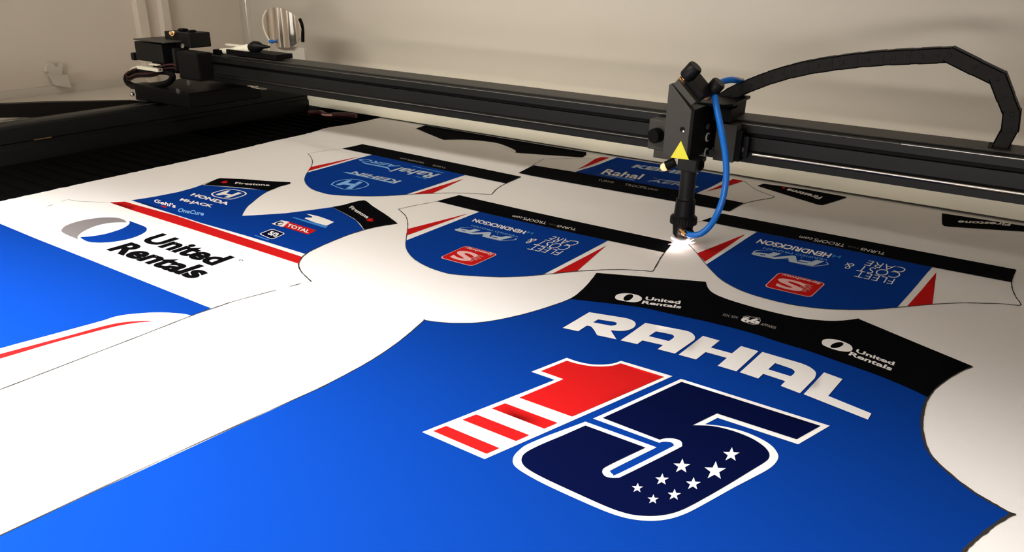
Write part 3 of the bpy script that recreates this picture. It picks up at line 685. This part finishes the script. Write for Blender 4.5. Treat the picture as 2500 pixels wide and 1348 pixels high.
# polished round deflector plate on the rear wall
dk = empty('round_deflector', 'polished round steel plate standing at the back, left of centre', 'metal disc', loc=(-1.62, 1.36, .15))
DY = 1.30
c = py((692, 68), DY); rxd = abs(py((738, 68), DY)[0]-py((648, 68), DY)[0])/2; rzd = (py((692, 17), DY)[2]-py((692, 116), DY)[2])/2
N = 48; v = []; f = []
for k in range(N):
    a = 2*math.pi*k/N; ca, sa = math.cos(a), math.sin(a)
    ex = abs(ca)**.85*(1 if ca > 0 else -1); ez = abs(sa)**.85*(1 if sa > 0 else -1)
    for r, j in ((1, 0), (1, 1)):
        X = ex*rxd; v.append((c[0]+X, DY-.012*math.cos(X/rxd*1.3)+(.004 if j else 0), c[2]+max(ez*rzd, -rzd*.96)))
cols = 24
mb = MB(); gv = []; gf = []
for i in range(cols+1):
    t = -1+2*i/cols; X = t*rxd; hz = rzd*(max(0, 1-abs(t)**2.2))**.5
    bulge = -.016*math.cos(t*1.35)-.0022*math.cos(t*13)
    for z in (c[2]-min(hz, rzd*.93), c[2]+hz):
        gv += [(c[0]+X, DY+bulge, z), (c[0]+X, DY+bulge+.003, z)]
for i in range(cols):
    a = 4*i; b2 = a+4
    gf += [(a, b2, b2+2, a+2), (a+1, a+3, b2+3, b2+1), (a+2, b2+2, b2+3, a+3), (a, a+1, b2+1, b2)]
gf += [(0, 2, 3, 1), (4*cols, 4*cols+1, 4*cols+3, 4*cols+2)]
rel(mb.add(gv, gf).build('steel_plate', STEEL, smooth=True), dk)
w = [py(t, DY-.015) for t in F9((760, 215), (700, 350), (692, 500), (740, 680), (820, 830))]
lab(rel(MB().tube(spline([tuple(t) for t in w], 6), .0022, 8).build('rim_wire', WPLAS, smooth=True), dk), 'thin white rim wire')
w = [py(t, DY+.004) for t in F9((1445, 390), (1490, 500), (1510, 650), (1510, 860))]
lab(rel(MB().tube(spline([tuple(t) for t in w], 6), .004, 8).build('rubber_edge', BLK, smooth=True), dk), 'black rubber edge strip')
c2 = py(F9((865, 855))[0], DY-.016); lab(rel(MB().sphere(c2, .0052, 1.5, 1, .9, 10).build('cable_tie', HOSE, smooth=True), dk), 'blue cable tie')
a = py(F9((825, 1100))[0], DY-.014); b2 = py(F9((820, 900))[0], DY-.014)
lab(rel(MB().tube([tuple(a), tuple(b2)], .0028, 10).sphere(tuple(a), .006, 1, 1, .7, 10).build('stand_pin', WPLAS, smooth=True), dk), 'cream stand pin')
rel(MB().box((c[0]-rxd*.45, DY+.002, .112), (c[0]+rxd*.98, DY+.008, c[2]-rzd*.9)).build('bracket', CREAM), dk)

# cream clip on the left wall
FW = fr(0, 130, .1632)
ck = empty('wall_clip', 'cream plastic clip fixed low on the left wall', 'clip', loc=(XL+.01, .93, .07))
g = [pxx(q, XL+.012) for q in FW((700, 180), (740, 140), (790, 160), (830, 200), (900, 200), (905, 150), (950, 180), (930, 330), (960, 350), (760, 350), (745, 280), (690, 280))]
rel(MB().prism([(q[1], q[2]) for q in g], 0, XL, XL+.012).build('clip_head', CREAM, bevel=.001), ck)
g = [pxx(q, XL+.030) for q in FW((790, 350), (1020, 320), (1075, 520), (870, 490))]
rel(MB().prism([(q[1], q[2]) for q in g], 0, XL+.010, XL+.030).build('clip_base', CREAM, bevel=.001), ck)

# dark red cable bundle in the far left corner of the bed
w = [pz(t, .012) for t in ((752, 276), (780, 274), (800, 282), (830, 280), (870, 283))]
cb = empty('cable_bundle', 'dark red cable bundle in the far corner of the bed beside the rail end', 'cable', loc=tuple(w[2]))
rel(MB().tube(spline([tuple(t) for t in w], 6), .006, 10).build('sheath', MAROON, smooth=True), cb)
t = pz((795, 281), .019); lab(rel(MB().tube([(t[0]-.012, t[1], t[2]), tuple(t), (t[0]+.012, t[1]+.008, t[2])], .002, 8).build('cable_end', PINK, smooth=True), cb), 'pale cable end')

# ------------------------------------------------------------------ laser head
TIP = pz((1662, 601)); TX, TY = TIP[0], TIP[1]
YF = TY-.012                                     # front face of the head
FH1 = fr(1560, 150, .2003); FN = fr(1600, 380, .1929)
lh = empty('laser_cutter', 'black laser cutting head with a yellow warning triangle, nozzle pointing at the cloth', 'laser head', loc=(TX, TY, 0))
def fp(q, y=None):
    t = py(q, YF if y is None else y); return (t[0], t[2])
# mounting plate: the grey front face and the body behind it
q = [fp(t) for t in FH1((365, 285), (395, 268), (640, 600), (612, 1190), (385, 1165))]
xr = q[2][0]; xl = q[0][0]; zb = q[4][1]
poly = [(xl, zb), (xl, q[0][1]), (q[1][0], q[1][1]), (xr, q[2][1]), (xr, zb)]
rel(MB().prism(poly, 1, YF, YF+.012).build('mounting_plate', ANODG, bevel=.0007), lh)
rel(MB().prism([(xl+.004, zb+.002), (xl+.004, q[2][1]), (xr-.0004, q[2][1]-.001), (xr-.0004, zb-.004)], 1, YF+.012, BY-.007).build('head_block', BLK, bevel=.001), lh)
# sloped mirror holder with its back facing up and right
s1, s2, s3, s4 = [fp(t) for t in FH1((412, 280), (470, 222), (690, 492), (632, 540))]
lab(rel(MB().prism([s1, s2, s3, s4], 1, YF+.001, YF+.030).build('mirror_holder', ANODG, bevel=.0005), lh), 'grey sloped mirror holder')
dn = np.array([s2[0]-s1[0], s2[1]-s1[1]]); dn = dn/np.linalg.norm(dn)
a1 = np.array(s2); a2 = np.array(s3)
rel(MB().prism([tuple(a1+dn*.0002), tuple(a1+dn*.010), tuple(a2+dn*.010), tuple(a2+dn*.0002)], 1, YF+.010, YF+.050).build('mirror_cap', BLK, bevel=.001), lh)
kd = (.62, -.05, .78)
for (pb, pk, yk) in (((530, 240), (640, 120), YF+.014), ((835, 415), (925, 315), YF+.050)):
    b0, b1 = py(FH1(pb)[0], yk), py(FH1(pk)[0], yk)
    d = Vector(b1)-Vector(b0); L = d.length
    lab(rel(MB().lathe(b0, d, [(-.004, .0065), (.003, .0065), (.0035, .0045), (L*.62, .0045)], 20).build('adjuster_screw', BRASS, smooth=True), lh), 'brass adjuster screw')
    kn = MB(); n = 24; pr = [(L-.011, .0085), (L-.009, .0098), (L+.007, .0098), (L+.009, .0085)]
    kn.lathe(b0, d, pr, n); o = rel(kn.build('adjuster_knob', BLKG, smooth=True), lh)
# small hole with a screw in the plate
t = fp(FH1((530, 830))[0]); lab(rel(MB().lathe((t[0], YF-.0004, t[1]), (0, 1, 0), [(0, .0034), (.001, .0034)], 20).build('set_screw_hole', BLK, smooth=True), lh), 'dark set-screw hole')
t = fp(FH1((545, 850))[0]); rel(MB().lathe((t[0], YF-.0012, t[1]), (0, 1, 0), [(0, .0012), (.001, .0012)], 10).build('set_screw', SCREW, smooth=True), lh)
# yellow warning triangle
tri = [fp(t, YF-.0005) for t in FH1((512, 968), (608, 1200), (385, 1172))]
stk = rel(MB().prism(tri, 1, YF-.0006, YF-.0001).build('warning_sticker', YELLOW), lh); lab(stk, 'yellow triangular warning sticker')
cc = np.mean(tri, axis=0)
o = MB().prism([tuple(cc+np.array([.0011*math.sin(j*math.pi/4)*(1 if j % 2 else .5), .0011*math.cos(j*math.pi/4)*(1 if j % 2 else .5)])) for j in range(8)], 1, YF-.0009, YF-.00065).build('laser_symbol', BRASS); o.parent = stk; o.matrix_parent_inverse = Matrix.Translation(-lh.location)
# bolts on the right face
XR = xr+.0012
for pb, rr in (((838, 922), .0062), ((820, 1108), .0062)):
    t = pxx(FH1(pb)[0], XR)
    lab(rel(MB().lathe((XR-.001, t[1], t[2]), (1, 0, 0), [(0, rr), (.0018, rr), (.0018, rr*.72), (.0005, rr*.70)], 24).build('washer', ZINC, smooth=True), lh), 'steel washer')
    rel(MB().lathe((XR-.001, t[1], t[2]), (1, 0, 0), [(0, rr*.66), (.0035, rr*.66), (.004, rr*.55)], 20).build('cap_bolt', BLKG, smooth=True), lh)
for pb, rr in (((838, 795), .0040), ((795, 1190), .0035)):
    t = pxx(FH1(pb)[0], XR)
    lab(rel(MB().lathe((XR-.001, t[1], t[2]), (1, 0, 0), [(0, rr), (.0025, rr), (.003, rr*.8)], 16).build('side_bolt', ANODG, smooth=True), lh), 'grey bolt head')
# carriage behind the plate
cy0 = BY-.030
rel(bpx((1586, 290), (1641, 372), cy0, BY-.0045).build('carriage_block', ANODG, bevel=.0015), lh)
rel(bpx((1598, 340), (1641, 392), cy0+.002, BY-.0045).build('carriage_block', ANODG, bevel=.001), lh)
t = py((1606, 330), cy0-.001); rel(MB().lathe(tuple(t), (-.2, -1, 0), [(0, .0105), (.010, .0105), (.012, .009)], 24).build('clamp_knob', BLK, smooth=True), lh)
cr = py((1780, 250), BY-.0045)[0]
rel(bpx((1742, 262), (1783, 300), BY-.030, BY-.003).build('carriage_block', BLK, bevel=.001), lh)
rel(bpx((1750, 300), (1788, 398), BY-.026, BY-.0045).build('carriage_block', ANODG, bevel=.0012), lh)
rel(bpx((1783, 318), (1803, 396), BY-.022, BY-.0045).build('carriage_block', BLK, bevel=.001), lh)
rel(bpx((1796, 330), (1822, 386), BY-.012, BY-.0045).build('carriage_block', BLKG, bevel=.001), lh)
t = py((1811, 365), BY-.0125); rel(MB().lathe(tuple(t), (0, -1, 0), [(0, .004), (.002, .004), (.0022, .002)], 16).build('side_bolt', ANODG, smooth=True), lh)
z1 = py((1760, 255), BY-.02)[2]; xa = py((1695, 255), BY-.02)[0]; xb = py((1796, 258), BY-.02)[0]
rel(MB().prism([(xa, BY-.045), (xb-.010, BY-.045), (xb, BY-.030), (xb-.004, BY+.055), (xa, BY+.055)], 2, z1, z1+.004).build('top_bracket', BLK, bevel=.0008), lh)
rel(MB().box((xa, BY-.0005+.012, .1635), (xb-.008, BY+.052, z1)).build('top_bracket', BLK, bevel=.001), lh)
# neck, lens tube, nozzle
t0 = py((1662, 388), TY); zt = t0[2]
rel(MB().box((TX-.0125, TY-.0125, py((1662, 412), TY)[2]), (TX+.0135, TY+.020, zb+.0005)).build('tube_clamp', ANOD, bevel=.002), lh)
t = py((1700, 400), TY+.006); rel(MB().tube([(TX+.010, TY+.004, t[2]), (t[0]+.004, TY+.006, t[2])], [.009, .009], 16).build('clamp_screw', BLK, smooth=True), lh)
Z = lambda v, k=0: float(py((1662, v), TY)[2])
rel(MB().lathe((TX, TY, Z(500)), (0, 0, 1), [(0, .0105), (Z(405)-Z(500), .0105)], 36).build('lens_tube', ANOD, smooth=True), lh)
zz = Z(585)
pf = [(584, .0065), (578, .0105), (570, .0138), (548, .0150), (545, .0150), (544, .0180), (526, .0185), (522, .0150), (500, .0142), (485, .0138), (483, .0118), (476, .0112)]
rel(MB().lathe((TX, TY, zz), (0, 0, 1), [(Z(a)-zz, r*.93) for a, r in pf], 40).build('nozzle_barrel', BLKG, smooth=True), lh)
rel(MB().lathe((TX, TY, .0085), (0, 0, 1), [(0, .0016), (.001, .0024), (zz-.0085+.002, .0062)], 24).build('nozzle_tip', BRASS, smooth=True), lh)
rr = MB()
for k in range(28):
    a = 2*math.pi*k/28; cx_, cy_ = TX+.0172*math.cos(a), TY+.0172*math.sin(a)
    rr.box((cx_-.0008, cy_-.0008, Z(543)), (cx_+.0008, cy_+.0008, Z(528)))
rel(rr.build('knurled_ring', BLKG), lh)
# brass-coloured cap on a dark knob, bright light put in as glow
t = py((1622, 408), TY-.008); t1 = py((1648, 396), TY-.004)
rel(MB().tube([tuple(t1), tuple(Vector(t)*.82+Vector(t1)*.18)], [.0062, .0068], 16).build('dark_knob', BLK, smooth=True), lh)
lab(rel(MB().sphere(tuple(t), .0056, n=14).build('lit_cap', ORANGE, smooth=True), lh), 'brass-coloured cap, the light on it put in as glow')
# air inlet
t = py((1668, 566), TY-.012)
lab(rel(MB().lathe(tuple(t), (.75, -.5, -.25), [(-.006, .0048), (.002, .0048), (.0025, .0036), (.008, .0036)], 18).build('air_inlet', BRASS, smooth=True), lh), 'brass air inlet')
rel(MB().lathe((TX+.010, TY-.006, t[2]-.001), (.85, -.45, -.1), [(-.002, .0058), (.006, .0058), (.007, .0045)], 18).build('inlet_collar', BLKG, smooth=True), lh)

# ------------------------------------------------------------------ blue air hose
hp = [((1672, 570), TY-.012), ((1692, 574), TY-.014), ((1712, 570), TY-.012), ((1734, 551), TY-.006), ((1752, 520), TY), ((1766, 480), TY+.004), ((1773, 430), TY+.008), ((1771, 380), TY+.012), ((1763, 330), TY+.016), ((1754, 285), TY+.022), ((1746, 245), TY+.030), ((1744, 222), TY+.045), ((1752, 207), TY+.062), ((1768, 198), TY+.080), ((1790, 195), TY+.098), ((1812, 199), BY+.048)]
hw = spline([tuple(py(a, b)) for a, b in hp], 8)
ho = MB().tube(hw, .0042, 16).build('air_hose', HOSE, smooth=True)
tag(ho, 'bright blue air hose looping from the drag chain down to the laser nozzle', 'hose')

# ------------------------------------------------------------------ drag chain
CY = BY+.040
dc = empty('drag_chain', 'black drag chain arching from the laser head over to the beam at the right', 'cable chain', loc=(-.35, CY, .2))
cp_ = [(1768, 240), (1800, 222), (1845, 203), (1900, 183), (1970, 165), (2050, 152), (2140, 142), (2230, 137), (2322, 133)]
P = [Vector(tuple(py(a, CY))) for a in curve2(cp_, 12)]
acc = [0]
for a, b2 in zip(P, P[1:]): acc.append(acc[-1]+(b2-a).length)
nl = 19; node = []
for i in range(nl+1):
    t = acc[-1]*i/nl; k = max(j for j in range(len(acc)) if acc[j] <= t+1e-9); k = min(k, len(P)-2)
    node.append(P[k].lerp(P[k+1], (t-acc[k])/(acc[k+1]-acc[k])))
for a in ((2378, 161), (2438, 190), (2454, 232), (2471, 275), (2467, 312), (2440, 362)): node.append(Vector(tuple(py(a, CY))))
hh = .0092; hw_ = .013
for i, (a, b2) in enumerate(zip(node, node[1:])):
    t = (b2-a).normalized(); n = Vector((-t.z, 0, t.x)); L = (b2-a).length
    e0, e1 = a-t*.0035, b2+t*.0035; hh = .0092 if i % 2 else .0088; hw_ = .0130 if i % 2 else .0126
    def corner(p, s, y): q = p+n*s; return (q.x, y, q.z)
    mb = MB()
    for (y0, y1, lo, hi) in ((CY-hw_, CY-hw_+.003, -hh, hh), (CY+hw_-.003, CY+hw_, -hh, hh), (CY-hw_, CY+hw_, hh-.0018, hh), (CY-hw_, CY+hw_, -hh, -hh+.0018)):
        vv = [corner(e0, lo, y0), corner(e1, lo, y0), corner(e1, hi, y0), corner(e0, hi, y0), corner(e0, lo, y1), corner(e1, lo, y1), corner(e1, hi, y1), corner(e0, hi, y1)]
        mb.add(vv, [(0, 1, 2, 3), (7, 6, 5, 4), (0, 4, 5, 1), (1, 5, 6, 2), (2, 6, 7, 3), (3, 7, 4, 0)])
    if True:
        mb.lathe((a.x, CY-hw_-.0008, a.z), (0, 1, 0), [(0, .0022), (.001, .0024)], 12)
    rel(mb.build('chain_link', CHAIN, bevel=.0005), dc)
e = node[0]; f2 = py((1745, 247), CY-.004)
lab(rel(MB().tube([(e.x+.004, CY-.004, e.z), tuple((np.array([e.x, CY-.004, e.z])+f2)/2), tuple(f2)], [.0085, .0075, .0055], 12).build('tape_wrap', GLASSY, smooth=True), dc), 'clear tape wrapped round the chain end')
rel(MB().box((node[-1].x-.012, CY-.016, .1628), (node[-1].x+.012, CY+.016, node[-1].z+.002)).build('end_bracket', BLK, bevel=.001), dc)
rel(MB().tube([(f2[0]+.002, CY-.012, f2[2]-.010), (e.x+.006, CY-.012, e.z-.011), (node[1].x, CY-.012, node[1].z-.0105)], .0016, 8).build('stiffener', BLK), dc)

# ------------------------------------------------------------------ burning point
sp = empty('laser_spark', 'white-hot burst of sparks under the laser nozzle where it cuts the cloth', 'sparks', loc=(TX, TY, 0))
rnd = random.Random(11)
zs = float(relief(TX, TY))
rel(MB().sphere((TX, TY, zs+.0035), .0075, 1.15, 1, .5, 12).build('glowing_core', CORE, smooth=True), sp)
mb = MB()
for k in range(34):
    a = rnd.uniform(0, 2*math.pi); el = rnd.uniform(.02, .75); L = rnd.uniform(.006, .017)
    d = Vector((math.cos(a)*math.cos(el), math.sin(a)*math.cos(el), math.sin(el)*.6))
    mb.lathe((TX+d.x*.003, TY+d.y*.003, zs+.003+d.z*.002), d, [(0, .0018), (L*.6, .0011), (L, .0002)], 6)
tag(rel(mb.build('spark_streaks', SPARK), sp), kind='stuff')
pl_ = bpy.data.lights.new('spark_light', 'POINT'); pl_.energy = .015; pl_.color = (1, .85, .78); pl_.shadow_soft_size = .004
po = bpy.data.objects.new('spark_light', pl_); COL.objects.link(po); po.location = (TX-.002, TY-.022, .016)
